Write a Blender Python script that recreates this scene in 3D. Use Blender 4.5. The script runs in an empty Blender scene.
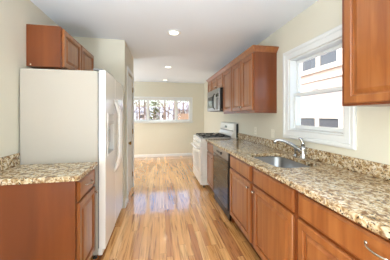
import bpy, bmesh, math, random
from mathutils import Vector, Matrix
random.seed(7)
S = bpy.context.scene
COL = S.collection
PI = math.pi
# ------------------------------------------------------------------ camera
F = 195.0
YAW = math.atan(35.3 / F)
cd = bpy.data.cameras.new('camera'); cam = bpy.data.objects.new('camera', cd); COL.objects.link(cam)
cam.location = (0, 0, 1.34); cam.rotation_euler = (PI / 2, 0, -YAW)
cd.sensor_fit = 'HORIZONTAL'; cd.sensor_width = 36; cd.lens = 36 * F / 390
cd.shift_y = -14.2 / 390; cd.clip_start = 0.02; cd.clip_end = 300
S.camera = cam
# ------------------------------------------------------------------ world, sun, exposure
SKY_STRENGTH, SUN_ENERGY, CAN_W, REAR_W, SIDE_W = 0.66, 2.4, 3.6, 215.0, 52.0
EXPOSURE = 0.07
w = bpy.data.worlds.new('world'); S.world = w; w.use_nodes = True
nt = w.node_tree; bg = nt.nodes['Background']
sky = nt.nodes.new('ShaderNodeTexSky'); sky.sky_type = 'NISHITA'; sky.sun_disc = False
sky.sun_elevation = math.radians(38); sky.sun_rotation = math.radians(236); sky.air_density = 1.0; sky.dust_density = 3.0; sky.ozone_density = 0.35
nt.links.new(sky.outputs[0], bg.inputs[0]); bg.inputs[1].default_value = SKY_STRENGTH
sd = bpy.data.lights.new('sun', 'SUN'); sd.energy = SUN_ENERGY; sd.angle = math.radians(1.5); sd.color = (1, 0.96, 0.9)
sun = bpy.data.objects.new('sun', sd); COL.objects.link(sun); sun.location = (-20, 0, 20)
sun.rotation_euler = Vector((0.75, 0.5, -0.9)).to_track_quat('-Z', 'Y').to_euler()
def area(name, loc, direction, sx, sy, watts, color):
    d = bpy.data.lights.new(name, 'AREA'); d.shape = 'RECTANGLE'; d.size = sx; d.size_y = sy; d.energy = watts; d.color = color
    o = bpy.data.objects.new(name, d); COL.objects.link(o); o.location = loc
    o.rotation_euler = Vector(direction).to_track_quat('-Z', 'Y').to_euler(); return o
XL_ = -1.216
# added area lamps out of view, standing in for daylight and lifting the ceiling
area('added_left_uplight', (XL_ + 0.02, -1.15, 0.75), (0.12, 0.0, 1), 1.9, 0.6, REAR_W, (0.78, 0.89, 1.0))  # added uplight in an invented opening, aimed at the ceiling
area('added_right_fill', (1.47, -1.5, 1.5), (-1, 0.2, 0.5), 1.1, 0.8, 45.0, (0.80, 0.90, 1.0))  # added fill from an invented window, evens out the left side
area('added_side_daylight', (-2.9, 5.2, 1.1), (1, 0, 1.0), 1.5, 0.8, SIDE_W, (0.82, 0.92, 1.0))  # added lamp at the unseen side window, tilted up for the ceiling
S.view_settings.view_transform = 'Standard'; S.view_settings.look = 'None'
S.view_settings.exposure = EXPOSURE; S.view_settings.gamma = 1; S.view_settings.use_curve_mapping = False
# ------------------------------------------------------------------ materials
def srgb(r, g, b):
    f = lambda c: (c / 255 / 12.92) if c / 255 <= 0.04045 else ((c / 255 + 0.055) / 1.055) ** 2.4
    return (f(r), f(g), f(b), 1)
MATS = {}
def mat(name, col, rough=0.5, metal=0.0, spec=0.5, noise=0.0, nscale=8.0, coat=0.0):
    m = bpy.data.materials.new(name); m.use_nodes = True; n = m.node_tree; b = n.nodes['Principled BSDF']
    b.inputs['Roughness'].default_value = rough; b.inputs['Metallic'].default_value = metal
    b.inputs['Specular IOR Level'].default_value = spec; b.inputs['Coat Weight'].default_value = coat
    b.inputs['Base Color'].default_value = col
    if noise:
        tc = n.nodes.new('ShaderNodeTexCoord'); nz = n.nodes.new('ShaderNodeTexNoise'); nz.inputs['Scale'].default_value = nscale
        nz.inputs['Detail'].default_value = 4
        mx = n.nodes.new('ShaderNodeMix'); mx.data_type = 'RGBA'
        mx.inputs['A'].default_value = tuple(c * (1 - noise) for c in col[:3]) + (1,)
        mx.inputs['B'].default_value = tuple(min(1, c * (1 + noise)) for c in col[:3]) + (1,)
        n.links.new(tc.outputs['Object'], nz.inputs['Vector']); n.links.new(nz.outputs['Fac'], mx.inputs['Factor'])
        n.links.new(mx.outputs['Result'], b.inputs['Base Color'])
    MATS[name] = m; return m
def ramp(n, stops):
    r = n.nodes.new('ShaderNodeValToRGB'); e = r.color_ramp.elements
    while len(e) < len(stops): e.new(0.5)
    for el, (p, c) in zip(e, stops): el.position = p; el.color = c
    return r
def wood_mat(name, dark, mid, light, scale=(22, 22, 1.6), rough=0.3, coat=0.45):
    m = bpy.data.materials.new(name); m.use_nodes = True; n = m.node_tree; b = n.nodes['Principled BSDF']
    tc = n.nodes.new('ShaderNodeTexCoord'); mp = n.nodes.new('ShaderNodeMapping'); mp.inputs['Scale'].default_value = scale
    oi = n.nodes.new('ShaderNodeObjectInfo')
    ad = n.nodes.new('ShaderNodeVectorMath'); ad.operation = 'ADD'
    sc = n.nodes.new('ShaderNodeVectorMath'); sc.operation = 'SCALE'; sc.inputs[0].default_value = (7, 5, 9)
    n.links.new(oi.outputs['Random'], sc.inputs['Scale'])
    nz = n.nodes.new('ShaderNodeTexNoise'); nz.inputs['Scale'].default_value = 1.0; nz.inputs['Detail'].default_value = 5; nz.inputs['Distortion'].default_value = 0.6
    n.links.new(tc.outputs['Object'], mp.inputs['Vector']); n.links.new(mp.outputs[0], ad.inputs[0]); n.links.new(sc.outputs[0], ad.inputs[1])
    n.links.new(ad.outputs[0], nz.inputs['Vector'])
    r = ramp(n, [(0.28, dark), (0.5, mid), (0.75, light)])
    n.links.new(nz.outputs['Fac'], r.inputs[0]); n.links.new(r.outputs[0], b.inputs['Base Color'])
    b.inputs['Roughness'].default_value = rough; b.inputs['Coat Weight'].default_value = coat; b.inputs['Coat Roughness'].default_value = 0.14; b.inputs['Coat IOR'].default_value = 1.6
    MATS[name] = m; return m
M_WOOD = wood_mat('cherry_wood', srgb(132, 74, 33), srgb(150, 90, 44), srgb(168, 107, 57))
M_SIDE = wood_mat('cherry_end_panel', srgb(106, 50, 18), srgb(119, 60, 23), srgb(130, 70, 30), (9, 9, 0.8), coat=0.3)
def granite_mat():
    m = bpy.data.materials.new('granite'); m.use_nodes = True; n = m.node_tree; b = n.nodes['Principled BSDF']
    tc = n.nodes.new('ShaderNodeTexCoord')
    def noise(scale, detail=3, dist=0.0):
        z = n.nodes.new('ShaderNodeTexNoise'); z.inputs['Scale'].default_value = scale; z.inputs['Detail'].default_value = detail
        z.inputs['Distortion'].default_value = dist
        n.links.new(tc.outputs['Object'], z.inputs['Vector']); return z
    a = noise(42, 4, 0.8)
    r1 = ramp(n, [(0.30, srgb(118, 86, 54)), (0.43, srgb(172, 142, 100)), (0.54, srgb(210, 192, 158)), (0.74, srgb(230, 222, 204))])
    n.links.new(a.outputs['Fac'], r1.inputs[0])
    c = noise(78, 3, 0.9)
    r2 = ramp(n, [(0.58, (0, 0, 0, 1)), (0.63, (1, 1, 1, 1))]); n.links.new(c.outputs['Fac'], r2.inputs[0])
    mx = n.nodes.new('ShaderNodeMix'); mx.data_type = 'RGBA'; mx.inputs['B'].default_value = srgb(38, 28, 22)
    n.links.new(r2.outputs[0], mx.inputs['Factor']); n.links.new(r1.outputs[0], mx.inputs['A'])
    d = noise(30, 3, 0.5)
    r3 = ramp(n, [(0.54, (0, 0, 0, 1)), (0.64, (0.75, 0.75, 0.75, 1))]); n.links.new(d.outputs['Fac'], r3.inputs[0])
    mx2 = n.nodes.new('ShaderNodeMix'); mx2.data_type = 'RGBA'; mx2.inputs['B'].default_value = srgb(112, 78, 50)
    n.links.new(r3.outputs[0], mx2.inputs['Factor']); n.links.new(mx.outputs['Result'], mx2.inputs['A'])
    n.links.new(mx2.outputs['Result'], b.inputs['Base Color']); b.inputs['Roughness'].default_value = 0.12
    return m
M_GRAN = granite_mat()
def floor_mat():
    m = bpy.data.materials.new('oak_planks'); m.use_nodes = True; n = m.node_tree; b = n.nodes['Principled BSDF']
    def math_(op, a=None, bv=None):
        q = n.nodes.new('ShaderNodeMath'); q.operation = op
        for i, v in enumerate((a, bv)):
            if v is None: continue
            if isinstance(v, (int, float)): q.inputs[i].default_value = v
            else: n.links.new(v, q.inputs[i])
        return q.outputs[0]
    tc = n.nodes.new('ShaderNodeTexCoord'); sp = n.nodes.new('ShaderNodeSeparateXYZ'); n.links.new(tc.outputs['Object'], sp.inputs[0])
    W, L = 0.066, 0.95
    xi = math_('DIVIDE', sp.outputs[0], W); col = math_('FLOOR', xi); fx = math_('FRACT', xi)
    wn = n.nodes.new('ShaderNodeTexWhiteNoise'); wn.noise_dimensions = '1D'; n.links.new(col, wn.inputs['W'])
    yi = math_('ADD', math_('DIVIDE', sp.outputs[1], L), math_('MULTIPLY', wn.outputs['Value'], 13.7)); row = math_('FLOOR', yi); fy = math_('FRACT', yi)
    cb = n.nodes.new('ShaderNodeCombineXYZ'); n.links.new(col, cb.inputs[0]); n.links.new(row, cb.inputs[1])
    w2 = n.nodes.new('ShaderNodeTexWhiteNoise'); w2.noise_dimensions = '3D'; n.links.new(cb.outputs[0], w2.inputs['Vector'])
    r = ramp(n, [(0.0, srgb(176, 114, 62)), (0.25, srgb(206, 148, 86)), (0.75, srgb(218, 162, 98)), (1.0, srgb(230, 180, 116))])
    n.links.new(w2.outputs['Value'], r.inputs[0])
    # grain: long streaks, shifted per plank
    mp = n.nodes.new('ShaderNodeMapping'); mp.inputs['Scale'].default_value = (38, 2.2, 1)
    va = n.nodes.new('ShaderNodeVectorMath'); va.operation = 'MULTIPLY_ADD'; va.inputs[1].default_value = (30, 30, 30)
    n.links.new(tc.outputs['Object'], mp.inputs['Vector']); n.links.new(w2.outputs['Color'], va.inputs[0]); n.links.new(mp.outputs[0], va.inputs[2])
    nz = n.nodes.new('ShaderNodeTexNoise'); nz.inputs['Scale'].default_value = 1; nz.inputs['Detail'].default_value = 5; nz.inputs['Distortion'].default_value = 0.8
    n.links.new(va.outputs[0], nz.inputs['Vector'])
    r2 = ramp(n, [(0.30, (0.40, 0.31, 0.24, 1)), (0.48, (0.92, 0.9, 0.87, 1)), (0.7, (1.12, 1.12, 1.12, 1))]); n.links.new(nz.outputs['Fac'], r2.inputs[0])
    mx = n.nodes.new('ShaderNodeMix'); mx.data_type = 'RGBA'; mx.blend_type = 'MULTIPLY'; mx.inputs['Factor'].default_value = 1
    n.links.new(r.outputs[0], mx.inputs['A']); n.links.new(r2.outputs[0], mx.inputs['B'])
    gap = math_('MAXIMUM', math_('LESS_THAN', fx, 0.025), math_('LESS_THAN', fy, 0.003))
    m2 = n.nodes.new('ShaderNodeMix'); m2.data_type = 'RGBA'; m2.inputs['B'].default_value = srgb(96, 62, 36)
    n.links.new(math_('MULTIPLY', gap, 0.75), m2.inputs['Factor']); n.links.new(mx.outputs['Result'], m2.inputs['A'])
    n.links.new(m2.outputs['Result'], b.inputs['Base Color'])
    b.inputs['Roughness'].default_value = 0.2; b.inputs['Coat Weight'].default_value = 1.0; b.inputs['Coat Roughness'].default_value = 0.07; b.inputs['Coat IOR'].default_value = 2.0
    # slight unevenness of the boards
    n2 = n.nodes.new('ShaderNodeTexNoise'); n2.inputs['Scale'].default_value = 9; n.links.new(tc.outputs['Object'], n2.inputs['Vector'])
    bp = n.nodes.new('ShaderNodeBump'); bp.inputs['Strength'].default_value = 0.08; bp.inputs['Distance'].default_value = 0.02
    n.links.new(n2.outputs['Fac'], bp.inputs['Height']); n.links.new(bp.outputs[0], b.inputs['Normal']); n.links.new(bp.outputs[0], b.inputs['Coat Normal'])
    return m
M_FLOOR = floor_mat()
M_WALL = mat('cream_wall_paint', srgb(219, 215, 198), 0.7, noise=0.015, nscale=3)
M_CEIL = mat('ceiling_paint', srgb(233, 241, 248), 0.8, noise=0.012, nscale=2)
M_TRIM = mat('white_trim_paint', srgb(228, 231, 230), 0.35)
M_APPL = mat('white_enamel', srgb(236, 234, 228), 0.18, coat=0.3, noise=0.008, nscale=5)
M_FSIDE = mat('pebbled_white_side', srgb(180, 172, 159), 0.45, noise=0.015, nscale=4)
M_GREY = mat('grey_plastic', srgb(120, 120, 118), 0.45)
M_LGREY = mat('pale_grey_plastic', srgb(196, 196, 190), 0.4)
M_BLACK = mat('black_plastic', srgb(22, 22, 23), 0.3)
M_BGLASS = mat('black_glass', srgb(14, 13, 13), 0.06)
M_IRON = mat('cast_iron', srgb(34, 32, 34), 0.55)
M_STEEL = mat('brushed_steel', srgb(160, 160, 160), 0.3, 1.0, noise=0.05, nscale=30)
M_CHROME = mat('chrome', srgb(190, 192, 194), 0.1, 1.0)
M_NICKEL = mat('satin_nickel', srgb(200, 194, 182), 0.25, 1.0)
M_BRASS = mat('aged_brass', srgb(176, 140, 78), 0.25, 1.0)
M_TOE = mat('dark_toe_kick', srgb(64, 38, 24), 0.6)
M_PLATE = mat('ivory_plastic', srgb(238, 234, 218), 0.35)
M_STUCCO = mat('pale_stucco', srgb(196, 178, 170), 0.9, noise=0.05, nscale=6)
M_NTRIM = mat('neighbour_trim', srgb(226, 218, 206), 0.6)
M_NGLASS = mat('neighbour_window_screen', srgb(84, 88, 94), 0.35, noise=0.15, nscale=5)
M_SNOW = mat('snow', srgb(206, 204, 204), 0.9, noise=0.12, nscale=0.6)
M_BARK = mat('bark', srgb(112, 94, 82), 0.9, noise=0.2, nscale=10)
M_NEEDLE = mat('evergreen_needles', srgb(122, 126, 80), 0.9, noise=0.35, nscale=5)
M_FENCE = mat('cedar_fence', srgb(150, 122, 98), 0.85, noise=0.15, nscale=7)
M_SHRUB = mat('bare_shrub_twigs', srgb(140, 110, 90), 0.9, noise=0.2, nscale=10)
M_SIDING = mat('white_siding', srgb(190, 192, 200), 0.7, noise=0.02)
M_ROOF = mat('snowy_shingles', srgb(176, 180, 192), 0.9, noise=0.12, nscale=2)
M_WDARK = mat('dark_window_glass', srgb(52, 56, 66), 0.15)
def glass_mat():
    m = bpy.data.materials.new('window_glass'); m.use_nodes = True; n = m.node_tree; n.nodes.remove(n.nodes['Principled BSDF'])
    out = n.nodes['Material Output']; t = n.nodes.new('ShaderNodeBsdfTransparent'); g = n.nodes.new('ShaderNodeBsdfGlossy')
    g.inputs['Roughness'].default_value = 0.02; t.inputs['Color'].default_value = (0.97, 0.98, 0.98, 1)
    fr = n.nodes.new('ShaderNodeFresnel'); fr.inputs['IOR'].default_value = 1.35; mx = n.nodes.new('ShaderNodeMixShader')
    ge = n.nodes.new('ShaderNodeNewGeometry'); fm = n.nodes.new('ShaderNodeMath'); fm.operation = 'MULTIPLY_ADD'   # front faces only
    n.links.new(ge.outputs['Backfacing'], fm.inputs[0]); fm.inputs[1].default_value = -1.0; fm.inputs[2].default_value = 1.0
    f2 = n.nodes.new('ShaderNodeMath'); f2.operation = 'MULTIPLY'; n.links.new(fm.outputs[0], f2.inputs[0]); n.links.new(fr.outputs[0], f2.inputs[1])
    n.links.new(f2.outputs[0], mx.inputs[0]); n.links.new(t.outputs[0], mx.inputs[1]); n.links.new(g.outputs[0], mx.inputs[2])
    n.links.new(mx.outputs[0], out.inputs['Surface']); return m
M_GLASS = glass_mat()
def emit_mat(name, col, s):
    m = bpy.data.materials.new(name); m.use_nodes = True; b = m.node_tree.nodes['Principled BSDF']
    b.inputs['Base Color'].default_value = col; b.inputs['Emission Color'].default_value = col; b.inputs['Emission Strength'].default_value = s; return m
M_LENS = emit_mat('lit_lamp_lens', (1, 0.93, 0.76, 1), 3.0)
M_LED = emit_mat('green_clock_digits', (0.2, 0.8, 0.5, 1), 0.5)
# ------------------------------------------------------------------ mesh helpers
def box(bm, x0, x1, y0, y1, z0, z1):
    v = [bm.verts.new((x, y, z)) for x in (x0, x1) for y in (y0, y1) for z in (z0, z1)]
    for f in ((0, 1, 3, 2), (4, 6, 7, 5), (0, 4, 5, 1), (2, 3, 7, 6), (0, 2, 6, 4), (1, 5, 7, 3)): bm.faces.new([v[i] for i in f])
def B(*boxes):
    bm = bmesh.new()
    for b in boxes: box(bm, *b)
    return bm
def tube(bm, pts, r, n=10, cap=True):
    pts = [Vector(p) for p in pts]; rs = r if isinstance(r, (list, tuple)) else [r] * len(pts)
    rings = []; prev = None
    for i, p in enumerate(pts):
        d = (pts[min(i + 1, len(pts) - 1)] - pts[max(i - 1, 0)]).normalized()
        if prev is None:
            up = Vector((0, 0, 1)) if abs(d.z) < 0.9 else Vector((1, 0, 0)); u = d.cross(up).normalized()
        else: u = (prev - d * prev.dot(d)).normalized()
        prev = u; v = d.cross(u)
        rings.append([bm.verts.new(p + (u * math.cos(2 * PI * k / n) + v * math.sin(2 * PI * k / n)) * rs[i]) for k in range(n)])
    for a, b in zip(rings, rings[1:]):
        for k in range(n): bm.faces.new((a[k], a[(k + 1) % n], b[(k + 1) % n], b[k]))
    if cap: bm.faces.new(rings[0]); bm.faces.new(rings[-1])
def lathe(bm, prof, n=20, M=Matrix.Identity(4), close=True):
    rings = [[bm.verts.new(M @ Vector((r * math.cos(2 * PI * k / n), r * math.sin(2 * PI * k / n), z))) for k in range(n)] for r, z in prof]
    for a, b in zip(rings, rings[1:]):
        for k in range(n): bm.faces.new((a[k], a[(k + 1) % n], b[(k + 1) % n], b[k]))
    if close: bm.faces.new(rings[0]); bm.faces.new(rings[-1])
def prism(bm, poly, axis, a, b):
    """extrude a 2-D polygon along an axis ('x': poly is (y,z); 'y': (x,z); 'z': (x,y))"""
    def P(u, v, t): return {'x': (t, u, v), 'y': (u, t, v), 'z': (u, v, t)}[axis]
    A = [bm.verts.new(P(u, v, a)) for u, v in poly]; C = [bm.verts.new(P(u, v, b)) for u, v in poly]
    bm.faces.new(A); bm.faces.new(C)
    for i in range(len(poly)): j = (i + 1) % len(poly); bm.faces.new((A[i], A[j], C[j], C[i]))
def rings(bm, x0, x1, z0, z1, steps, cap0=False, cap1=False):
    R = []
    for ins, y in steps:
        R.append([bm.verts.new(p) for p in ((x0 + ins, y, z0 + ins), (x1 - ins, y, z0 + ins), (x1 - ins, y, z1 - ins), (x0 + ins, y, z1 - ins))])
    for a, b in zip(R, R[1:]):
        for k in range(4): bm.faces.new((a[k], a[(k + 1) % 4], b[(k + 1) % 4], b[k]))
    if cap0: bm.faces.new(R[0])
    if cap1: bm.faces.new(R[-1])
def obj(name, bm, m, parent=None, bevel=0.0, smooth=False, seg=2):
    bmesh.ops.recalc_face_normals(bm, faces=bm.faces)
    me = bpy.data.meshes.new(name); bm.to_mesh(me); bm.free(); me.materials.append(m)
    if smooth:
        for p in me.polygons: p.use_smooth = True
    o = bpy.data.objects.new(name, me); COL.objects.link(o)
    if parent: o.parent = parent
    if bevel:
        b = o.modifiers.new('bevel', 'BEVEL'); b.width = bevel; b.segments = seg; b.limit_method = 'ANGLE'; b.angle_limit = math.radians(40)
    return o
def tag(o, label, cat, group=None, kind=None):
    o['label'] = label; o['category'] = cat
    if group: o['group'] = group
    if kind: o['kind'] = kind
    return o
def thing(name, label, cat, loc=(0, 0, 0), rz=0.0, group=None):
    o = bpy.data.objects.new(name, None); COL.objects.link(o); o.location = loc; o.rotation_euler = (0, 0, rz); o.empty_display_size = 0.1
    return tag(o, label, cat, group)
def struct(name, bm, m, label, cat, parent=None, bevel=0.0):
    o = obj(name, bm, m, parent, bevel); o['kind'] = 'structure'
    if not parent: o['label'] = label; o['category'] = cat
    return o
def sthing(name, label, cat, loc=(0, 0, 0)):
    o = thing(name, label, cat, loc); o['kind'] = 'structure'; return o
def copy_tree(o, parent=None):
    c = o.copy(); COL.objects.link(c)
    if parent: c.parent = parent
    for ch in list(o.children): copy_tree(ch, c)
    return c
RIGHT, LEFT = -PI / 2, PI / 2          # a front facing -X (right run) or +X (left run)
# ------------------------------------------------------------------ room shell
XW, XL, YB, ZC, YR, XD = 1.485, -1.216, 6.5, 2.44, -2.5, -3.0
YC0, YC1, XC = 2.965, 3.93, -0.50        # closet block: near face, far end, face towards the room
T = 0.14
struct('floor', B((XD - T, XW + T, YR - T, YB + T, -0.12, 0)), M_FLOOR, 'glossy honey oak strip floor running the length of the kitchen', 'floor')
struct('ceiling', B((XD - T, XW + T, YR - T, YB + T, ZC, ZC + 0.2)), M_CEIL, 'flat white ceiling with recessed lights', 'ceiling')
WY0, WY1, WZ0, WZ1 = 1.345, 2.04, 1.175, 1.995     # side window opening
struct('wall_right', B((XW, XW + T, YR, -2.1, 0, ZC), (XW, XW + T, -0.9, WY0, 0, ZC), (XW, XW + T, -2.1, -0.9, 0, 1.05), (XW, XW + T, -2.1, -0.9, 2.0, ZC), (XW, XW + T, WY1, YB + T, 0, ZC), (XW, XW + T, WY0, WY1, 0, WZ0), (XW, XW + T, WY0, WY1, WZ1, ZC)),
       M_WALL, 'cream wall behind the sink counter, holding the tall window', 'wall')  # the opening behind the viewer is added to let light in
BX0, BX1, BZ0, BZ1 = -0.90, 1.03, 1.155, 1.90      # back window opening
struct('wall_back', B((XD - T, BX0, YB, YB + T, 0, ZC), (BX1, XW, YB, YB + T, 0, ZC), (BX0, BX1, YB, YB + T, 0, BZ0), (BX0, BX1, YB, YB + T, BZ1, ZC)),
       M_WALL, 'far cream wall at the end of the room with the wide window', 'wall')
struct('wall_left', B((XL - T, XL, YR, -2.15, 0, ZC), (XL - T, XL, -0.15, YC0, 0, ZC), (XL - T, XL, -2.15, -0.15, 0, 0.3), (XL - T, XL, -2.15, -0.15, 2.1, ZC)), M_WALL, 'cream wall on the left behind the refrigerator', 'wall')  # the opening behind the viewer is invented as a way in for light
DY0, DY1, DZ = 3.20, 3.80, 2.04                     # closet door opening
struct('sun_block_slab', B((XL - T - 1.6, XL - T, -5.2, 0.2, 2.3, 2.42)), M_SIDING, 'unseen roof slab added to keep sun out of the left opening', 'roof')  # unseen slab, added only to block sun through the left opening
struct('wall_closet', B((XL - T, XC, YC0, YC0 + 0.1, 0, ZC), (XC - 0.1, XC, YC0 + 0.1, DY0, 0, ZC), (XC - 0.1, XC, DY1, YC1, 0, ZC), (XC - 0.1, XC, DY0, DY1, DZ, ZC),
       (XD - T, XC - 0.1, YC1 - 0.1, YC1, 0, ZC)), M_WALL, 'cream closet wall just past the refrigerator', 'wall')
struct('wall_rear', B((XL - T, XW, YR - T, YR, 0, ZC)),
       M_WALL, 'cream wall behind the viewer', 'wall')
struct('wall_dining', B((XD - T, XD, YC1, 4.45, 0, ZC), (XD - T, XD, 5.95, YB, 0, ZC), (XD - T, XD, 4.45, 5.95, 0, 0.75), (XD - T, XD, 4.45, 5.95, 2.05, ZC)),
       M_WALL, 'cream side wall of the dining end, out of sight on the left', 'wall')
def baseboard(name, poly_axis, a, b, pos, sgn, label):
    bm = bmesh.new(); t, h = 0.014, 0.085
    pr = [(pos, 0.0), (pos + sgn * t, 0.0), (pos + sgn * t, h - 0.015), (pos + sgn * 0.006, h), (pos, h)]
    prism(bm, pr, poly_axis, a, b); struct(name, bm, M_TRIM, label, 'baseboard')
baseboard('baseboard_back', 'x', XD, XW, YB, -1, 'white baseboard along the far wall')
baseboard('baseboard_right', 'y', 4.36, YB - 0.016, XW, -1, 'white baseboard on the right wall past the range')
bmc = bmesh.new(); prism(bmc, [(XC, 0), (XC + 0.012, 0), (XC + 0.012, 0.07), (XC, 0.085)], 'y', YC0 + 0.002, DY0 - 0.075)
prism(bmc, [(XC, 0), (XC + 0.012, 0), (XC + 0.012, 0.07), (XC, 0.085)], 'y', DY1 + 0.075, YC1)
struct('baseboard_closet', bmc, M_TRIM, 'short white baseboard pieces beside the closet door', 'baseboard')
# closet door
d = sthing('door_1', 'narrow white closet door with a brass knob past the refrigerator', 'door', (XC, DY0, 0))
bm = bmesh.new()
for y0, y1, z0, z1 in ((-0.07, 0, 0, DZ + 0.07), (DY1 - DY0, DY1 - DY0 + 0.07, 0, DZ + 0.07), (0, DY1 - DY0, DZ, DZ + 0.07)):
    box(bm, 0.0005, 0.018, y0, y1, z0, z1)
obj('door_casing', bm, M_TRIM, d, 0.004)
bm = bmesh.new(); W = DY1 - DY0
box(bm, -0.045, -0.012, 0.006, W - 0.006, 0.012, DZ - 0.012)
for z0, z1 in ((0.2, 0.85), (1.0, 1.9)):
    box(bm, -0.012, -0.006, 0.10, W - 0.10, z0, z1)
slab = obj('door_slab', bm, M_TRIM, d, 0.003)
bm = bmesh.new(); lathe(bm, [(0.026, 0), (0.026, 0.006), (0.011, 0.01), (0.011, 0.03), (0.024, 0.038), (0.028, 0.05), (0.022, 0.062), (0.006, 0.066)], 18,
                        Matrix.Translation((-0.012, 0.07, 0.90)) @ Matrix.Rotation(PI / 2, 4, 'Y'))
o = obj('door_knob', bm, M_BRASS, slab, smooth=True); o['label'] = 'round brass knob'
for z in (0.25, 1.05, 1.82):
    bm = bmesh.new(); tube(bm, [(0.004, W - 0.004, z - 0.045), (0.004, W - 0.004, z + 0.045)], 0.007, 8); obj('hinge', bm, M_BRASS, slab)
# ------------------------------------------------------------------ side window over the sink
wd = sthing('window_1', 'tall white double hung window above the sink', 'window', (XW, 0, 0))
def casing(bm, a0, a1, b0, b1, cw, place, prof):
    """picture-frame casing: prof = [(offset from the opening edge, projection)] swept round a rectangle with mitres"""
    R = []
    for off, pj in prof:
        R.append([bm.verts.new(place(u, v, pj)) for u, v in ((a0 - off, b0 - off), (a1 + off, b0 - off), (a1 + off, b1 + off), (a0 - off, b1 + off))])
    for p, q in zip(R, R[1:] + R[:1]):
        for k in range(4): bm.faces.new((p[k], p[(k + 1) % 4], q[(k + 1) % 4], q[k]))
PROF = [(0, 0.0005), (0, 0.014), (0.012, 0.017), (0.05, 0.017), (0.055, 0.013), (0.062, 0.022), (0.085, 0.024), (0.098, 0.016), (0.098, 0.0005)]
bm = bmesh.new(); casing(bm, WY0, WY1, WZ0, WZ1, 0.1, lambda u, v, p: (-p, u, v), PROF); obj('casing', bm, M_TRIM, wd)
e = 0.002
obj('jamb', B((0.001, T, WY0 + e, WY0 + 0.018, WZ0, WZ1), (0.001, T, WY1 - 0.018, WY1 - e, WZ0, WZ1), (0.001, T, WY0 + 0.018, WY1 - 0.018, WZ1 - 0.018, WZ1 - e), (0.001, T + 0.02, WY0 + 0.018, WY1 - 0.018, WZ0 + e, WZ0 + 0.018)), M_TRIM, wd, 0.002)
JY0, JY1, JZ0, JZ1 = WY0 + 0.02, WY1 - 0.02, WZ0 + 0.02, WZ1 - 0.02
ZM = 1.575
def sash(name, x0, x1, y0, y1, z0, z1, st, rb, rt):
    s = obj(name, B((x0, x1, y0, y0 + st, z0, z1), (x0, x1, y1 - st, y1, z0, z1), (x0, x1, y0 + st, y1 - st, z0, z0 + rb), (x0, x1, y0 + st, y1 - st, z1 - rt, z1)), M_TRIM, wd, 0.003)
    xm = (x0 + x1) / 2
    obj('glass_pane', B((xm - 0.002, xm + 0.002, y0 + st - 0.004, y1 - st + 0.004, z0 + rb - 0.004, z1 - rt + 0.004)), M_GLASS, s); return s
sash('upper_sash', 0.082, 0.112, JY0, JY1, ZM - 0.018, JZ1, 0.032, 0.034, 0.032)
ls = sash('lower_sash', 0.045, 0.075, JY0, JY1, JZ0, ZM + 0.02, 0.032, 0.040, 0.034)
obj('sash_lock', B((0.036, 0.046, 1.66, 1.72, ZM + 0.021, ZM + 0.033)), M_TRIM, ls, 0.003)
# ------------------------------------------------------------------ wide window in the far wall
wb = sthing('window_2', 'wide three pane white window in the far wall', 'window', (0, YB, 0))
PB = [(0, 0.0005), (0, 0.014), (0.045, 0.018), (0.06, 0.012), (0.06, 0.0005)]
bm = bmesh.new(); casing(bm, BX0, BX1, BZ0, BZ1, 0.06, lambda u, v, p: (u, -p, v), PB); obj('casing', bm, M_TRIM, wb)
obj('sill', B((BX0 - 0.09, BX1 + 0.09, -0.055, -0.0185, BZ0 - 0.03, BZ0 - 0.005)), M_TRIM, wb, 0.004)
obj('window_frame', B((BX0 + e, BX0 + 0.035, 0.002, T, BZ0 + e, BZ1 - e), (BX1 - 0.035, BX1 - e, 0.002, T, BZ0 + e, BZ1 - e), (BX0 + 0.035, BX1 - 0.035, 0.002, T, BZ1 - 0.035, BZ1 - e), (BX0 + 0.035, BX1 - 0.035, 0.002, T, BZ0 + e, BZ0 + 0.035),
    (-0.405, -0.36, 0.04, 0.1, BZ0 + 0.035, BZ1 - 0.035), (0.525, 0.57, 0.04, 0.1, BZ0 + 0.035, BZ1 - 0.035)), M_TRIM, wb, 0.003)
for x0, x1 in ((BX0 + 0.037, -0.407), (-0.358, 0.523), (0.572, BX1 - 0.037)):
    z0, z1 = BZ0 + 0.037, BZ1 - 0.037
    s = obj('sash', B((x0, x0 + 0.02, 0.05, 0.08, z0, z1), (x1 - 0.02, x1, 0.05, 0.08, z0, z1), (x0 + 0.02, x1 - 0.02, 0.05, 0.08, z0, z0 + 0.02), (x0 + 0.02, x1 - 0.02, 0.05, 0.08, z1 - 0.02, z1)), M_TRIM, wb)
    obj('glass_pane', B((x0 + 0.017, x1 - 0.017, 0.063, 0.067, z0 + 0.017, z1 - 0.017)), M_GLASS, s)
# ------------------------------------------------------------------ cabinets
def cab_door(x0, x1, z0, z1, parent, knob=None, name='door', label=None):
    bm = bmesh.new(); t = 0.02; fr = 0.052
    rings(bm, x0, x1, z0, z1, [(0, -0.0005), (0, -t + 0.005), (0.005, -t), (fr - 0.008, -t), (fr - 0.005, -t + 0.004), (fr, -t + 0.006), (fr, -0.0005), (0, -0.0005)])
    dr = obj(name, bm, M_WOOD, parent)
    if label: dr['label'] = label
    bm = bmesh.new()
    rings(bm, x0, x1, z0, z1, [(fr - 0.0015, -0.003), (fr - 0.0015, -t + 0.015), (fr + 0.006, -t + 0.015), (fr + 0.030, -t + 0.003), (fr + 0.032, -t + 0.003)], True, True)
    obj('raised_panel', bm, M_WOOD, dr)
    if knob: add_knob(knob[0], knob[1], -t, dr)
    return dr
def add_knob(x, z, y, parent):
    bm = bmesh.new(); lathe(bm, [(0.008, 0), (0.006, 0.004), (0.006, 0.012), (0.013, 0.018), (0.015, 0.023), (0.012, 0.028), (0.004, 0.030)], 16,
                            Matrix.Translation((x, y, z)) @ Matrix.Rotation(PI / 2, 4, 'X'))
    o = obj('knob', bm, M_NICKEL, parent, smooth=True); o['label'] = 'round nickel knob'
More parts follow.
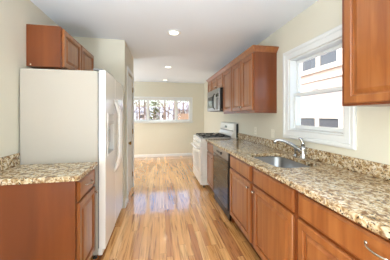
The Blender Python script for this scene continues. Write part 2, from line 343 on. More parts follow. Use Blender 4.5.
def add_pull(x, z, y, parent, half=0.06):
    pts = []
    for i in range(13):
        a = -1 + 2 * i / 12; pts.append((x + a * half, y - 0.004 - 0.026 * (1 - a * a) ** 0.7, z - 0.004 * (1 - a * a)))
    bm = bmesh.new(); tube(bm, pts, [0.0042 + 0.0012 * math.sin(PI * i / 12) for i in range(13)], 10)
    for a in (-1, 1): lathe(bm, [(0.008, 0), (0.008, 0.003), (0.005, 0.006)], 12, Matrix.Translation((x + a * half, y, z)) @ Matrix.Rotation(PI / 2, 4, 'X'))
    o = obj('pull_handle', bm, M_NICKEL, parent, smooth=True); o['label'] = 'curved nickel pull'
def cab_drawer(x0, x1, z0, z1, parent, pull=None):
    bm = bmesh.new(); t = 0.02
    rings(bm, x0, x1, z0, z1, [(0, -0.0005), (0, -t + 0.009), (0.004, -t + 0.006), (0.010, -t + 0.002), (0.014, -t)], True, True)
    dr = obj('drawer_front', bm, M_WOOD, parent)
    if pull: add_pull(pull[0], pull[1], -t, dr)
    return dr
def base_body(c, w, depth, zt=0.874, toe=0.1):
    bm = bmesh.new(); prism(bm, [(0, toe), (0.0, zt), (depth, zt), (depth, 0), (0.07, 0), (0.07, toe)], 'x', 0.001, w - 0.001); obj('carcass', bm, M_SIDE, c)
    obj('toe_kick', B((0.003, w - 0.003, 0.060, 0.0695, 0.0, toe - 0.001)), M_TOE, c)
def panel_grain(c): pass
XF = 0.875                                  # carcass front of the right run; doors stand 2 cm proud
DEP = XW - XF - 0.003
GB = 'base cabinets along the right wall'
def right_base(name, label, y_far, y_near): return thing(name, label, 'cabinet', (XF, y_far, 0), RIGHT, GB), y_far - y_near
# sink base
c, w = right_base('base_cabinet', 'cherry sink base cabinet with two knobbed doors below the sink', 2.345, 1.122)
bm = bmesh.new()   # open-topped carcass, so the bowl hangs inside it
box(bm, 0.001, w - 0.001, 0, 0.02, 0.1, 0.874); box(bm, 0.001, 0.02, 0.02, DEP, 0.0, 0.874); box(bm, w - 0.02, w - 0.001, 0.02, DEP, 0.0, 0.874)
box(bm, 0.02, w - 0.02, DEP - 0.01, DEP, 0.1, 0.874); box(bm, 0.02, w - 0.02, 0.02, DEP - 0.01, 0.1, 0.12)
obj('carcass', bm, M_SIDE, c); obj('toe_kick', B((0.021, w - 0.021, 0.060, 0.0695, 0.0, 0.099)), M_TOE, c)
cab_drawer(0.035, 0.592, 0.708, 0.853, c); cab_drawer(0.655, w - 0.022, 0.708, 0.853, c)
cab_door(0.035, 0.592, 0.115, 0.688, c, (0.592 - 0.028, 0.64)); cab_door(0.655, w - 0.022, 0.115, 0.688, c, (0.655 + 0.026, 0.64))
# near drawer base
c, w = right_base('base_cabinet', 'cherry base cabinet nearest the viewer with a curved nickel drawer pull', 1.120, 0.10)
base_body(c, w, DEP)
cab_drawer(0.022, w - 0.03, 0.708, 0.853, c, (0.50, 0.806)); cab_door(0.022, 0.49, 0.115, 0.688, c, (0.46, 0.60)); cab_door(0.52, w - 0.03, 0.115, 0.688, c, (0.55, 0.60))
# narrow base by the range
c, w = right_base('base_cabinet', 'narrow cherry base cabinet squeezed between range and dishwasher', 3.512, 3.062)
base_body(c, w, DEP)
cab_drawer(0.03, w - 0.02, 0.708, 0.853, c, None); cab_door(0.03, w - 0.02, 0.115, 0.688, c, (w - 0.045, 0.64))
# uppers
XU, DU, Z0U, Z1U = 1.175, XW - 1.175 - 0.002, 1.402, 2.165
GU = 'upper cabinets on the right wall'
def upper(label, y_far, y_near, doors, z0=Z0U, z1=Z1U):
    c = thing('wall_cabinet', label, 'cabinet', (XU, y_far, 0), RIGHT, GU); w = y_far - y_near
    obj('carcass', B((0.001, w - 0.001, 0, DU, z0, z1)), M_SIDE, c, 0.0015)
    for a, b, k in doors: cab_door(a, b, z0 + 0.014, z1 - 0.03, c, k)
    return c
upper('two door cherry wall cabinet, its end panel next to the window', 3.018, 2.281, [(0.016, 0.346, (0.325, Z0U + 0.06)), (0.378, 0.708, (0.40, Z0U + 0.06))])
upper('single door cherry wall cabinet right beside the microwave', 3.495, 3.020, [(0.018, 0.457, (0.04, Z0U + 0.06))])
upper('short two door cherry cabinet mounted above the microwave', 4.285, 3.497, [(0.018, 0.378, (0.355, 1.93)), (0.41, 0.77, (0.435, 1.93))], 1.872)
upper('short single door cherry cabinet farthest from the viewer', 4.665, 4.287, [(0.018, 0.36, (0.338, 1.93))], 1.872)
upper('large cherry wall cabinet cut off at the upper right, nearest the viewer', 1.086, 0.18, [(0.030, 0.45, None), (0.456, 0.88, None)])
# crown moulding over the far uppers
bm = bmesh.new(); ya, yb = 2.281, 4.665
prof = [(0.001, 2.150), (0.008, 2.150), (0.012, 2.165), (0.022, 2.175), (0.040, 2.198), (0.046, 2.200), (0.046, 2.214), (0.001, 2.214)]
R = [[bm.verts.new(p) for p in ((XW - 0.002, ya - o_, z), (XU - o_, ya - o_, z), (XU - o_, yb + o_, z), (XW - 0.002, yb + o_, z))] for o_, z in prof]
for a, b in zip(R, R[1:] + R[:1]):
    for k in range(3): bm.faces.new((a[k], a[k + 1], b[k + 1], b[k]))
bm.faces.new([r[0] for r in R]); bm.faces.new([r[3] for r in R])
tag(obj('crown_moulding', bm, M_WOOD), 'cherry crown moulding along the top of the far upper cabinets', 'moulding')
bm = bmesh.new(); box(bm, 0, 3.495 - ya, 0.0, 0.018, 1.376, 1.4005); box(bm, 3.495 - ya - 0.018, 3.495 - ya, 0.018, DU - 0.002, 1.376, 1.4005)
lr = obj('light_rail', bm, M_SIDE, None, 0.003); lr.location = (XU + 0.002, 3.495, 0); lr.rotation_euler = (0, 0, RIGHT)
tag(lr, 'thin cherry rail under the upper cabinets between window and microwave', 'moulding')
# cabinet above the refrigerator
XU2 = -0.928
c = thing('wall_cabinet', 'short cherry cabinet with two doors above the white refrigerator', 'cabinet', (XU2, 2.05, 0), LEFT); w = YC0 - 0.003 - 2.05
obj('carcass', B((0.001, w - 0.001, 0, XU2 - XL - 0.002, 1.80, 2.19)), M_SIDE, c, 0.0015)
cab_door(0.03, 0.45, 1.812, 2.178, c); cab_door(0.47, w - 0.02, 1.812, 2.178, c)
bm = bmesh.new(); lathe(bm, [(0.006, 0), (0.006, 0.002), (0.003, 0.003)], 10, Matrix.Translation((0.001, 0.25, 1.818)) @ Matrix.Rotation(-PI / 2, 4, 'Y'))
o = obj('pale_chip', bm, M_PLATE, c); o['label'] = 'tiny pale chip on the end panel'  # small raised disc drawn for a pale paint chip
# left base
XB2 = -0.60
c = thing('base_cabinet', 'cherry base cabinet on the left with plain end panel beside the refrigerator', 'cabinet', (XB2, 1.535, 0), LEFT); w = 1.935 - 1.535
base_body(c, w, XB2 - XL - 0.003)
cab_drawer(0.03, w - 0.012, 0.71, 0.853, c, (w / 2 + 0.01, 0.79)); cab_door(0.03, w - 0.012, 0.115, 0.695, c, (w - 0.04, 0.655))
# ------------------------------------------------------------------ countertops
def rrect(x0, x1, y0, y1, r, n=8):
    P = []
    for cx, cy, a0 in ((x1 - r, y1 - r, 0), (x0 + r, y1 - r, PI / 2), (x0 + r, y0 + r, PI), (x1 - r, y0 + r, 1.5 * PI)):
        for k in range(n + 1): a = a0 + PI / 2 * k / n; P.append((cx + r * math.cos(a), cy + r * math.sin(a)))
    return P
def slab_with_hole(outer, hole, z0, z1):
    bm = bmesh.new(); E = []
    for loop in (outer, hole):
        if not loop: continue
        vs = [bm.verts.new((x, y, z1)) for x, y in loop]
        E += [bm.edges.new((vs[i], vs[(i + 1) % len(vs)])) for i in range(len(vs))]
    bmesh.ops.triangle_fill(bm, use_beauty=True, use_dissolve=False, edges=E)
    g = bmesh.ops.extrude_face_region(bm, geom=bm.faces[:])
    bmesh.ops.translate(bm, vec=(0, 0, z0 - z1), verts=[v for v in g['geom'] if isinstance(v, bmesh.types.BMVert)])
    return bm
SX0, SX1, SY0, SY1 = 0.955, 1.350, 1.43, 2.03        # sink cut-out
XG = 0.835
ct = tag(obj('countertop', slab_with_hole([(XG, 0.09), (XW - 0.001, 0.09), (XW - 0.001, 3.512), (XG, 3.512)], rrect(SX0, SX1, SY0, SY1, 0.09), 0.876, 0.915), M_GRAN, None, 0.006, seg=3),
         'long speckled tan granite countertop around the sink on the right', 'countertop')
obj('backsplash', B((XW - 0.022, XW - 0.0015, 0.09, 3.512, 0.9155, 1.018)), M_GRAN, ct, 0.003)
XG2 = -0.565
poly = [(XL + 0.001, 1.505), (XG2 - 0.02, 1.505), (XG2 - 0.006, 1.511), (XG2, 1.525), (XG2, 1.938), (XL + 0.001, 1.938)]
cl = tag(obj('countertop', slab_with_hole(poly, None, 0.876, 0.915), M_GRAN, None, 0.006, seg=3), 'short speckled tan granite countertop beside the refrigerator', 'countertop')
obj('backsplash', B((XL + 0.0015, XL + 0.022, 1.505, 1.938, 0.9155, 1.018)), M_GRAN, cl, 0.003)
# ------------------------------------------------------------------ sink, faucet, sprayer
s = thing('kitchen_sink', 'single bowl undermount steel sink set in the granite', 'sink', ((SX0 + SX1) / 2, (SY0 + SY1) / 2, 0.875))
hx, hy = (SX1 - SX0) / 2 + 0.004, (SY1 - SY0) / 2 + 0.004
bm = bmesh.new(); L0 = []
for ins, z, r in ((-0.02, 0.0, 0.1), (0.0, -0.001, 0.09), (0.003, -0.01, 0.09), (0.012, -0.14, 0.085), (0.03, -0.165, 0.07), (0.05, -0.172, 0.05)):
    L0.append([bm.verts.new((x, y, z)) for x, y in rrect(-hx + ins, hx - ins, -hy + ins, hy - ins, r)])
for a, b in zip(L0, L0[1:]):
    for k in range(len(a)): bm.faces.new((a[k], a[(k + 1) % len(a)], b[(k + 1) % len(a)], b[k]))
bm.faces.new(L0[-1])
bw = obj('bowl', bm, M_STEEL, s, smooth=True); so = bw.modifiers.new('thick', 'SOLIDIFY'); so.thickness = 0.0012; so.offset = 0
bm = bmesh.new(); lathe(bm, [(0.045, -0.1705), (0.043, -0.168), (0.03, -0.169), (0.026, -0.1695)], 20); obj('drain', bm, M_CHROME, s, smooth=True)
FX, FY = 1.418, 1.735
f = thing('faucet', 'chrome single lever kitchen faucet behind the sink', 'faucet', (FX, FY, 0.9155))
bm = bmesh.new(); lathe(bm, [(0.032, 0), (0.032, 0.004), (0.030, 0.010), (0.026, 0.02), (0.024, 0.085), (0.025, 0.10), (0.018, 0.118), (0.006, 0.124)], 20); obj('faucet_body', bm, M_CHROME, f, smooth=True)
dirv = Vector((-0.216, 0.118, 0))
pts = [Vector((0, 0, 0.045)) + dirv * 0.04]
for t_, z in ((0.15, 0.082), (0.35, 0.118), (0.55, 0.146), (0.75, 0.165), (0.9, 0.172), (1.0, 0.168), (1.06, 0.155), (1.07, 0.135)): pts.append(dirv * t_ + Vector((0, 0, z)))
bm = bmesh.new(); tube(bm, pts, [0.018, 0.0175, 0.017, 0.0165, 0.016, 0.016, 0.0165, 0.017, 0.017], 14); obj('spout', bm, M_CHROME, f, smooth=True)
bm = bmesh.new(); tube(bm, [(0, 0, 0.118), (0.0, 0.004, 0.15), (-0.012, 0.012, 0.185), (-0.03, 0.022, 0.20)], [0.017, 0.016, 0.014, 0.011], 12); obj('lever', bm, M_CHROME, f, smooth=True)
sp = thing('side_sprayer', 'small chrome side sprayer standing next to the faucet', 'sprayer', (FX - 0.005, FY + 0.105, 0.9155))
bm = bmesh.new(); lathe(bm, [(0.022, 0), (0.022, 0.004), (0.016, 0.012), (0.013, 0.022)], 18); obj('escutcheon', bm, M_CHROME, sp, smooth=True)
bm = bmesh.new(); lathe(bm, [(0.011, 0.0215), (0.012, 0.05), (0.015, 0.07), (0.014, 0.088), (0.006, 0.096)], 18); obj('spray_head', bm, M_CHROME, sp, smooth=True)
# ------------------------------------------------------------------ dishwasher
c = thing('dishwasher', 'black dishwasher with grey control strip under the granite counter', 'dishwasher', (XF, 3.058, 0), RIGHT); w = 3.058 - 2.348
obj('tub_body', B((0.006, w - 0.006, 0.002, DEP, 0.012, 0.868)), M_BLACK, c)
dd = obj('door_panel', B((0.008, w - 0.026, -0.022, 0.0, 0.125, 0.758)), M_BGLASS, c, 0.003)
obj('side_strip', B((w - 0.024, w - 0.006, -0.014, 0.0, 0.105, 0.868)), M_BLACK, c)
cp = obj('control_panel', B((0.008, w - 0.026, -0.026, 0.0, 0.764, 0.866)), M_STEEL, c, 0.004); cp['label'] = 'grey control strip'
bm = bmesh.new(); lathe(bm, [(0.02, 0), (0.02, 0.012), (0.014, 0.018), (0.004, 0.018)], 18, Matrix.Translation((w * 0.62, -0.026, 0.815)) @ Matrix.Rotation(PI / 2, 4, 'X')); obj('dial', bm, M_BLACK, cp)
obj('latch', B((w * 0.3, w * 0.5, -0.032, -0.0262, 0.80, 0.83)), M_BLACK, cp, 0.003)
obj('kick_plate', B((0.008, w - 0.008, -0.004, 0.001, 0.012, 0.115)), M_BLACK, c)
# ------------------------------------------------------------------ gas range
XR, YRF, YRN = 0.735, 4.345, 3.517
c = thing('gas_range', 'white gas range with black grates against the right wall', 'range', (XR, YRF, 0), RIGHT); w = YRF - YRN; dp = XW - XR - 0.004
obj('range_body', B((0.001, w - 0.001, 0.035, dp, 0.055, 0.895)), M_APPL, c, 0.004)
for x in (0.05, w - 0.05):
    for y in (0.08, dp - 0.08):
        bm = bmesh.new(); lathe(bm, [(0.016, 0), (0.016, 0.02), (0.01, 0.025), (0.01, 0.0545)], 12, Matrix.Translation((x, y, 0))); obj('leg', bm, M_BLACK, c)
obj('storage_drawer', B((0.006, w - 0.006, 0.004, 0.034, 0.065, 0.235)), M_APPL, c, 0.006)
od = obj('oven_door', B((0.006, w - 0.006, 0.0, 0.034, 0.245, 0.775)), M_APPL, c, 0.008)
obj('oven_window', B((0.16, w - 0.16, -0.003, -0.0003, 0.36, 0.62)), M_LGREY, od, 0.001)
bm = bmesh.new(); tube(bm, [(0.06, 0.0, 0.728), (0.06, -0.045, 0.728), (0.10, -0.052, 0.728), (w - 0.10, -0.052, 0.728), (w - 0.06, -0.045, 0.728), (w - 0.06, 0.0, 0.728)], 0.012, 10); obj('oven_handle', bm, M_APPL, od, smooth=True)
bm = bmesh.new(); prism(bm, [(0.004, 0.782), (0.034, 0.782), (0.034, 0.894), (0.018, 0.894)], 'x', 0.004, w - 0.004); kp = obj('control_panel', bm, M_APPL, c, 0.003)
for i in range(5):
    bm = bmesh.new(); lathe(bm, [(0.024, 0), (0.022, 0.008), (0.017, 0.010), (0.015, 0.026), (0.004, 0.028)], 16, Matrix.Translation((0.1 + i * (w - 0.2) / 4, 0.0105, 0.838)) @ Matrix.Rotation(PI / 2, 4, 'X'))
    obj('control_knob', bm, M_APPL, kp)
obj('cooktop', B((0.0, w, 0.012, dp, 0.8965, 0.918)), M_APPL, c, 0.006)
for gx in (0.05, w / 2 + 0.01):
    gw = w / 2 - 0.06
    bm = bmesh.new(); gy0, gy1 = 0.07, 0.60
    for x in (gx, gx + gw): box(bm, x, x + 0.012, gy0, gy1, 0.938, 0.952)
    for y in (gy0, gy0 + 0.26, gy1 - 0.012): box(bm, gx + 0.012, gx + gw, y, y + 0.012, 0.938, 0.952)
    for y in (gy0 + 0.13, gy0 + 0.395):
        box(bm, gx + 0.012, gx + gw * 0.36, y - 0.006, y + 0.006, 0.941, 0.956); box(bm, gx + gw * 0.66, gx + gw, y - 0.006, y + 0.006, 0.941, 0.956)
        xm = gx + gw / 2; box(bm, xm, xm + 0.012, y - 0.115, y - 0.045, 0.941, 0.956); box(bm, xm, xm + 0.012, y + 0.045, y + 0.115, 0.941, 0.956)
    for x in (gx, gx + gw):
        for y in (gy0, gy1 - 0.012): box(bm, x, x + 0.012, y, y + 0.012, 0.9185, 0.938)
    obj('grate', bm, M_IRON, c)
    for y in (gy0 + 0.13, gy0 + 0.395):
        bm = bmesh.new(); lathe(bm, [(0.05, 0), (0.05, 0.008), (0.036, 0.010), (0.036, 0.018), (0.01, 0.020)], 20, Matrix.Translation((gx + gw / 2 + 0.006, y, 0.9183))); obj('burner', bm, M_IRON, c)
bm = bmesh.new(); prism(bm, [(dp - 0.135, 0.9185), (dp - 0.13, 0.985), (dp - 0.095, 1.035), (dp - 0.090, 1.045), (dp - 0.105, 1.055), (dp - 0.085, 1.185), (dp - 0.06, 1.205), (dp, 1.205), (dp, 0.9185)], 'x', 0.004, w - 0.010)
bgd = obj('backguard', bm, M_APPL, c, 0.004)
bm = bmesh.new(); prism(bm, [(dp - 0.045, 0.9187), (dp - 0.045, 1.17), (dp - 0.03, 1.19), (dp, 1.19), (dp, 0.9187)], 'x', w - 0.0095, w - 0.002); o = obj('end_cap', bm, M_BLACK, bgd, 0.003); o['label'] = 'black end cap'
bm = bmesh.new(); prism(bm, [(dp - 0.1035, 1.0875), (dp - 0.098, 1.0875), (dp - 0.090, 1.1375), (dp - 0.0955, 1.1375)], 'x', w * 0.40, w * 0.54); o = obj('clock_display', bm, M_BGLASS, bgd)
obj('vent_slot', B((0.02, w - 0.04, dp - 0.098, dp - 0.0905, 1.040, 1.050)), M_BLACK, bgd)
# ------------------------------------------------------------------ over-the-range microwave
XM = 1.085; YMF, YMN = 4.39, 3.499
c = thing('microwave', 'steel over the range microwave with curved handle and black sides', 'microwave', (XM, YMF, 0), RIGHT); w = YMF - YMN; dm = XW - XM - 0.004
obj('housing', B((0.002, w - 0.002, 0.028, dm, 1.435, 1.869)), M_BLACK, c, 0.003)
obj('vent_strip', B((0.002, w - 0.002, 0.0, 0.0275, 1.812, 1.869)), M_STEEL, c, 0.004)
md = obj('door', B((0.002, w * 0.74, 0.0, 0.0275, 1.438, 1.808)), M_STEEL, c, 0.005)
obj('door_window', B((0.07, w * 0.62, -0.003, -0.0003, 1.505, 1.745)), M_BGLASS, md, 0.001)
pts = [(w * 0.69, -0.002 - 0.045 * math.sin(PI * i / 10) ** 0.6, 1.47 + 0.31 * i / 10) for i in range(11)]
bm = bmesh.new(); tube(bm, pts, 0.011, 10); o = obj('door_handle', bm, M_BLACK, md, smooth=True); o['label'] = 'curved dark handle'
pn = obj('control_panel', B((w * 0.745, w - 0.002, 0.002, 0.0275, 1.438, 1.808)), M_STEEL, c, 0.004)
obj('keypad', B((w * 0.775, w - 0.03, -0.001, 0.0017, 1.47, 1.68)), M_GREY, pn); obj('display', B((w * 0.775, w - 0.03, -0.001, 0.0017, 1.71, 1.77)), M_BGLASS, pn)
obj('vent_grille', B((0.03, w - 0.03, 0.06, dm - 0.05, 1.428, 1.4345)), M_BLACK, c)
# ------------------------------------------------------------------ refrigerator
FRX, FY0, FY1, FZ = -0.50, 1.948, 2.832, 1.765
c = thing('refrigerator', 'tall white side by side refrigerator with ice dispenser', 'refrigerator', (FRX, FY0, 0), LEFT); w = FY1 - FY0; fd = 0.706
o = obj('cabinet_shell', B((0, w, 0.068, fd, 0.04, FZ - 0.006)), M_FSIDE, c, 0.008); o['label'] = 'matte off-white cabinet sides'
obj('door_gasket', B((0.006, w - 0.006, 0.056, 0.068, 0.10, FZ - 0.02)), M_GREY, c)
xs = 0.40
def fdoor(name, x0, x1):
    return obj(name, B((x0, x1, 0.0, 0.056, 0.095, FZ)), M_APPL, c, 0.014, seg=4)
fz = obj('freezer_door', B((0.0, 0.075, 0.0, 0.056, 0.095, FZ), (0.33, xs - 0.003, 0.0, 0.056, 0.095, FZ), (0.075, 0.33, 0.0, 0.056, 0.095, 0.955), (0.075, 0.33, 0.0, 0.056, 1.36, FZ), (0.075, 0.33, 0.05, 0.056, 0.955, 1.36)), M_APPL, c)
fr = fdoor('fridge_door', xs + 0.003, w)
ds = obj('dispenser', B((0.066, 0.078, -0.006, 0.049, 0.945, 1.37), (0.327, 0.339, -0.006, 0.049, 0.945, 1.37), (0.078, 0.327, -0.006, 0.049, 0.945, 0.965), (0.078, 0.327, -0.004, 0.049, 1.255, 1.37)), M_APPL, fz, 0.004)
obj('dispenser_recess', B((0.079, 0.326, 0.044, 0.0495, 0.966, 1.254)), M_LGREY, ds)
obj('control_pad', B((0.11, 0.295, -0.0065, -0.0042, 1.285, 1.345)), M_LGREY, ds)
for x in (0.155, 0.25): obj('paddle', B((x - 0.025, x + 0.025, 0.02, 0.034, 1.06, 1.2)), M_LGREY, ds, 0.004)
obj('drip_tray', B((0.09, 0.315, 0.0, 0.043, 0.9655, 0.974)), M_LGREY, ds)
for par, x, s_ in ((fz, xs - 0.045, -1), (fr, xs + 0.045, 1)):
    pts = []
    for i in range(17):
        t_ = i / 16; pts.append((x + s_ * 0.012 * math.cos(PI * t_) ** 2 - s_ * 0.012, 0.002 - 0.055 * min(1, math.sin(PI * t_) * 1.7) ** 0.8, 0.72 + 0.80 * t_))
    bm = bmesh.new(); tube(bm, pts, 0.017, 10); obj('handle', bm, M_APPL, par, smooth=True)
obj('kick_grille', B((0.01, w - 0.01, 0.03, 0.067, 0.03, 0.088)), M_APPL, c, 0.004)
for x in (0.03, w - 0.03):
    obj('hinge_cover', B((x - 0.025, x + 0.025, 0.03, 0.11, FZ + 0.0005, FZ + 0.016)), M_GREY, c, 0.004)
    bm = bmesh.new(); lathe(bm, [(0.02, 0), (0.02, 0.012), (0.011, 0.016), (0.011, 0.0395)], 12, Matrix.Translation((x, 0.10, 0))); obj('foot', bm, M_BLACK, c)
    bm = bmesh.new(); lathe(bm, [(0.02, 0), (0.02, 0.012), (0.011, 0.016), (0.011, 0.0395)], 12, Matrix.Translation((x, fd - 0.06, 0))); obj('foot', bm, M_BLACK, c)
# ------------------------------------------------------------------ recessed lights
GL = 'recessed ceiling lights'
def can_light():
    t = thing('recessed_light', 'lit recessed ceiling light nearest the viewer', 'ceiling light', (0.185, 2.58, ZC), 0, GL)
    bm = bmesh.new(); lathe(bm, [(0.062, -0.0005), (0.066, -0.010), (0.078, -0.012), (0.094, -0.006), (0.096, -0.0005)], 32, close=False); obj('trim_ring', bm, M_TRIM, t, smooth=True)
    bm = bmesh.new(); lathe(bm, [(0.0605, -0.0006), (0.060, -0.006), (0.05, -0.0085), (0.01, -0.010)], 32); obj('lens', bm, M_LENS, t, smooth=True)
    d_ = bpy.data.lights.new('can_lamp', 'AREA'); d_.shape = 'DISK'; d_.size = 0.11; d_.spread = math.radians(64); d_.energy = CAN_W; d_.color = (1, 0.97, 0.92)
    lo = bpy.data.objects.new('can_lamp', d_); COL.objects.link(lo); lo.parent = t; lo.location = (0, 0, -0.014); return t
can0 = can_light()
for x, y, lab in ((0.185, 4.42, 'middle one of the three lit recessed lights in the ceiling'), (0.165, 6.05, 'farthest recessed light, close to the back wall'),
                  (0.185, 0.75, 'added unseen recessed light over the viewer'), (0.185, -1.1, 'added unseen recessed light behind the viewer')):  # last two are extra cans out of view, added to light the interior
    k = copy_tree(can0); k.location = (x, y, ZC); k['label'] = lab
# ------------------------------------------------------------------ wall plates
def plate(name, label, cat, y, z, switch):
    t = thing(name, label, cat, (XW, y, z), RIGHT)
    obj('cover_plate', B((-0.036, 0.036, -0.006, -0.0005, -0.058, 0.058)), M_PLATE, t, 0.002)
    if switch: obj('toggle', B((-0.006, 0.006, -0.016, -0.0062, -0.012, 0.012)), M_PLATE, t, 0.002)
    else:
        for zz in (-0.026, 0.026):
            s_ = obj('socket', B((-0.016, 0.016, -0.0085, -0.0062, zz - 0.016, zz + 0.016)), M_PLATE, t, 0.002)
            obj('slot', B((-0.009, -0.006, -0.0092, -0.0086, zz - 0.006, zz + 0.008), (0.006, 0.009, -0.0092, -0.0086, zz - 0.006, zz + 0.008)), M_BLACK, s_)
plate('light_switch', 'ivory switch plate on the wall right beside the window casing', 'switch', 2.37, 1.105, True)
plate('wall_outlet', 'ivory outlet on the wall under the two door upper cabinet', 'outlet', 2.84, 1.105, False)
# ------------------------------------------------------------------ outside
struct('ground', B((-40, 60, YB + 1.0, 70, -0.9, -0.7), (XW + 0.6, 60, -20, YB + 1.0, -0.9, -0.7)), M_SNOW, 'snowy ground outside the house', 'ground')
XN = 4.5
nb = thing('neighbouring_house', 'pale stucco house close outside the sink window', 'house', (XN, 0, 0))
obj('wall', B((0, 0.3, 2.0, 14.0, -0.7, 6.5)), M_STUCCO, nb)
obj('belt_course', B((-0.05, -0.0005, 2.0, 14.0, 2.36, 2.46)), M_NTRIM, nb)
def nwin(y0, y1, z0, z1):
    f_ = obj('window', B((-0.06, -0.001, y0 - 0.12, y0, z0 - 0.1, z1 + 0.12), (-0.06, -0.001, y1, y1 + 0.12, z0 - 0.1, z1 + 0.12), (-0.06, -0.001, y0, y1, z1, z1 + 0.12), (-0.10, -0.001, y0 - 0.16, y1 + 0.16, z0 - 0.12, z0),
         (-0.05, -0.001, (y0 + y1) / 2 - 0.06, (y0 + y1) / 2 + 0.06, z0, z1)), M_NTRIM, nb)
    obj('pane', B((-0.02, -0.0015, y0 + 0.002, (y0 + y1) / 2 - 0.062, z0 + 0.002, z1 - 0.002)), M_NGLASS, f_); obj('pane', B((-0.02, -0.0015, (y0 + y1) / 2 + 0.062, y1 - 0.002, z0 + 0.002, z1 - 0.002)), M_NGLASS, f_)
nwin(4.25, 5.5, 2.72, 3.32); nwin(4.2, 5.62, 0.4, 1.27)
# houses beyond the back window
def house(label, x, y, wd_, dp_, h, roof, wins, body=None):
    t = thing('house', label, 'house', (x, y, -0.7))
    obj('wall', B((-wd_ / 2, wd_ / 2, 0, dp_, 0, h)), body or M_SIDING, t)
    bm = bmesh.new(); prism(bm, [(-0.4, h + 0.01), (dp_ / 2, h + roof), (dp_ + 0.4, h + 0.01)], 'x', -wd_ / 2 - 0.4, wd_ / 2 + 0.4); obj('roof', bm, M_ROOF, t)
    for wx, wz in wins:
        f_ = obj('window', B((wx - 0.45, wx + 0.45, -0.06, -0.001, wz - 0.5, wz + 0.5)), M_NTRIM, t); obj('pane', B((wx - 0.36, wx + 0.36, -0.075, -0.0605, wz - 0.4, wz + 0.4)), M_WDARK, f_)
house('white house with dark windows seen through the right pane', 5.4, 30, 7, 6, 3.0, 1.3, [(-1.9, 2.2), (-0.2, 2.2), (1.5, 2.2)])
house('white house seen between trunks in the middle pane', -1.4, 43, 9, 6, 2.9, 1.2, [(-2.3, 1.9), (0.3, 1.9), (2.2, 1.9)])
house('low white house seen through the left pane', -9.5, 32, 7, 6, 2.2, 0.9, [(-1.2, 1.6), (1.2, 1.6)])
bm = bmesh.new()
for i in range(40): box(bm, 1.95 + i * 0.22, 1.95 + i * 0.22 + 0.2, 22, 22.03, -0.7, 1.6)
box(bm, 1.95, 10.7, 22.031, 22.07, -0.2, -0.1); box(bm, 1.95, 10.7, 22.031, 22.07, 1.1, 1.2)
tag(obj('garden_fence', bm, M_FENCE), 'tan board fence low in the right pane of the far window', 'fence')
def branch(bm, p, d_, L, r, depth):
    q = p + d_ * L * 0.5 + Vector((random.uniform(-.05, .05), random.uniform(-.05, .05), 0)) * L; e_ = p + d_ * L
    tube(bm, [p, q, e_], [r, r * 0.82, r * 0.62], 6, cap=False)
    if depth:
        for _ in range(3 if depth > 1 else 2):
            nd = (d_ + Vector((random.uniform(-.7, .7), random.uniform(-.5, .5), random.uniform(-.1, .5)))).normalized(); s_ = random.uniform(0.45, 1)
            branch(bm, p.lerp(e_, s_), nd, L * random.uniform(0.5, 0.75), r * 0.5, depth - 1)
def bare_tree(label, x, y, h, r):
    t = thing('bare_tree', label, 'tree', (x, y, -0.7), 0, 'bare trees beyond the far window')
    bm = bmesh.new(); tube(bm, [(0, 0, 0), (0.03, 0, h * 0.3), (-0.04, 0.02, h * 0.7), (0, 0, h)], [r, r * 0.85, r * 0.6, r * 0.3], 8); obj('trunk', bm, M_BARK, t)
    bm = bmesh.new()
    for k in range(9): branch(bm, Vector((0, 0, h * random.uniform(0.25, 0.95))), Vector((random.uniform(-1, 1), random.uniform(-.6, .6), random.uniform(0.4, 1.2))).normalized(), h * 0.2, r * 0.27, 2)
    obj('branches', bm, M_BARK, t)
for lab, x, y, h, r in (('bare tree at the left side of the far window', -2.6, 17, 6, 0.10), ('bare forked tree in the left pane of the far window', -1.9, 19, 6, 0.09),
                        ('thin bare tree just left of the evergreen outside', -0.85, 16, 5.5, 0.07), ('thick bare trunk right of centre in the middle pane', 1.35, 17, 7, 0.15),
                        ('slim bare tree in the centre of the middle pane', 0.55, 20, 6, 0.08), ('bare tree in front of the white house in the right pane', 2.9, 24, 6, 0.07)):
    bare_tree(lab, x, y, h, r)
t = thing('evergreen', 'dense olive evergreen outside the middle pane', 'tree', (-0.42, 15, -0.7))
bm = bmesh.new()
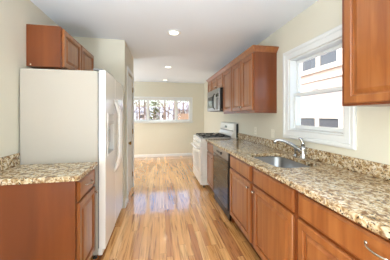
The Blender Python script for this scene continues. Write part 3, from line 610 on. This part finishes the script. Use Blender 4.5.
for k in range(420):
    z = random.uniform(0.15, 3.1); rr = 0.62 * (1 - z / 3.4) ** 0.6 * random.uniform(0.5, 1); a = random.uniform(0, 2 * PI)
    p = Vector((rr * math.cos(a), rr * math.sin(a), z)); n_ = Vector((math.cos(a), math.sin(a), random.uniform(-.2, .7))).normalized(); u = n_.cross(Vector((0, 0, 1))).normalized()
    s_ = random.uniform(0.14, 0.26); vs = [bm.verts.new(p + u * s_ * 0.5), bm.verts.new(p - u * s_ * 0.5), bm.verts.new(p + n_ * s_ * 1.6)]; bm.faces.new(vs)
obj('foliage', bm, M_NEEDLE, t)
bm = bmesh.new(); tube(bm, [(0, 0, 0), (0, 0, 2.9)], [0.09, 0.02], 8); obj('trunk', bm, M_BARK, t)
def shrub(label, x, y, s_):
    bm = bmesh.new()
    for k in range(40):
        a = random.uniform(0, 2 * PI); l_ = random.uniform(0.5, 1) * s_
        branch(bm, Vector((0.1 * math.cos(a), 0.1 * math.sin(a), 0)), Vector((0.5 * math.cos(a), 0.5 * math.sin(a), 1)).normalized(), l_, 0.018, 1)
    o_ = obj('bare_shrub', bm, M_SHRUB); o_.location = (x, y, -0.7); tag(o_, label, 'shrub', 'brown bare shrubs beyond the far window')
shrub('brown bare shrub low in the left pane of the far window', -2.3, 15.5, 1.5)
shrub('brown bare shrub low in the middle pane, right of the evergreen', 0.95, 13.4, 1.15)
shrub('brown bare shrub outside, low between the thick trunk and the fence', 1.2, 21, 1.6)

bm = bmesh.new()
for k in range(46):
    x, y = random.uniform(-4.2, 4.6), random.uniform(25.5, 29)
    h = random.uniform(3.2, 5.5); p = Vector((x, y, -0.7)); d_ = Vector((random.uniform(-.08, .08), 0, 1)).normalized()
    tube(bm, [p, p + d_ * h * 0.5, p + d_ * h], [0.05, 0.04, 0.015], 5, cap=False)
    for q in range(6): branch(bm, p + d_ * h * random.uniform(0.3, 0.9), Vector((random.uniform(-1, 1), random.uniform(-.4, .4), random.uniform(0.5, 1.5))).normalized(), h * 0.14, 0.02, 1)
tag(obj('thicket', bm, M_BARK), 'tangle of thin bare saplings in front of the houses beyond the far window', 'trees', kind='stuff')
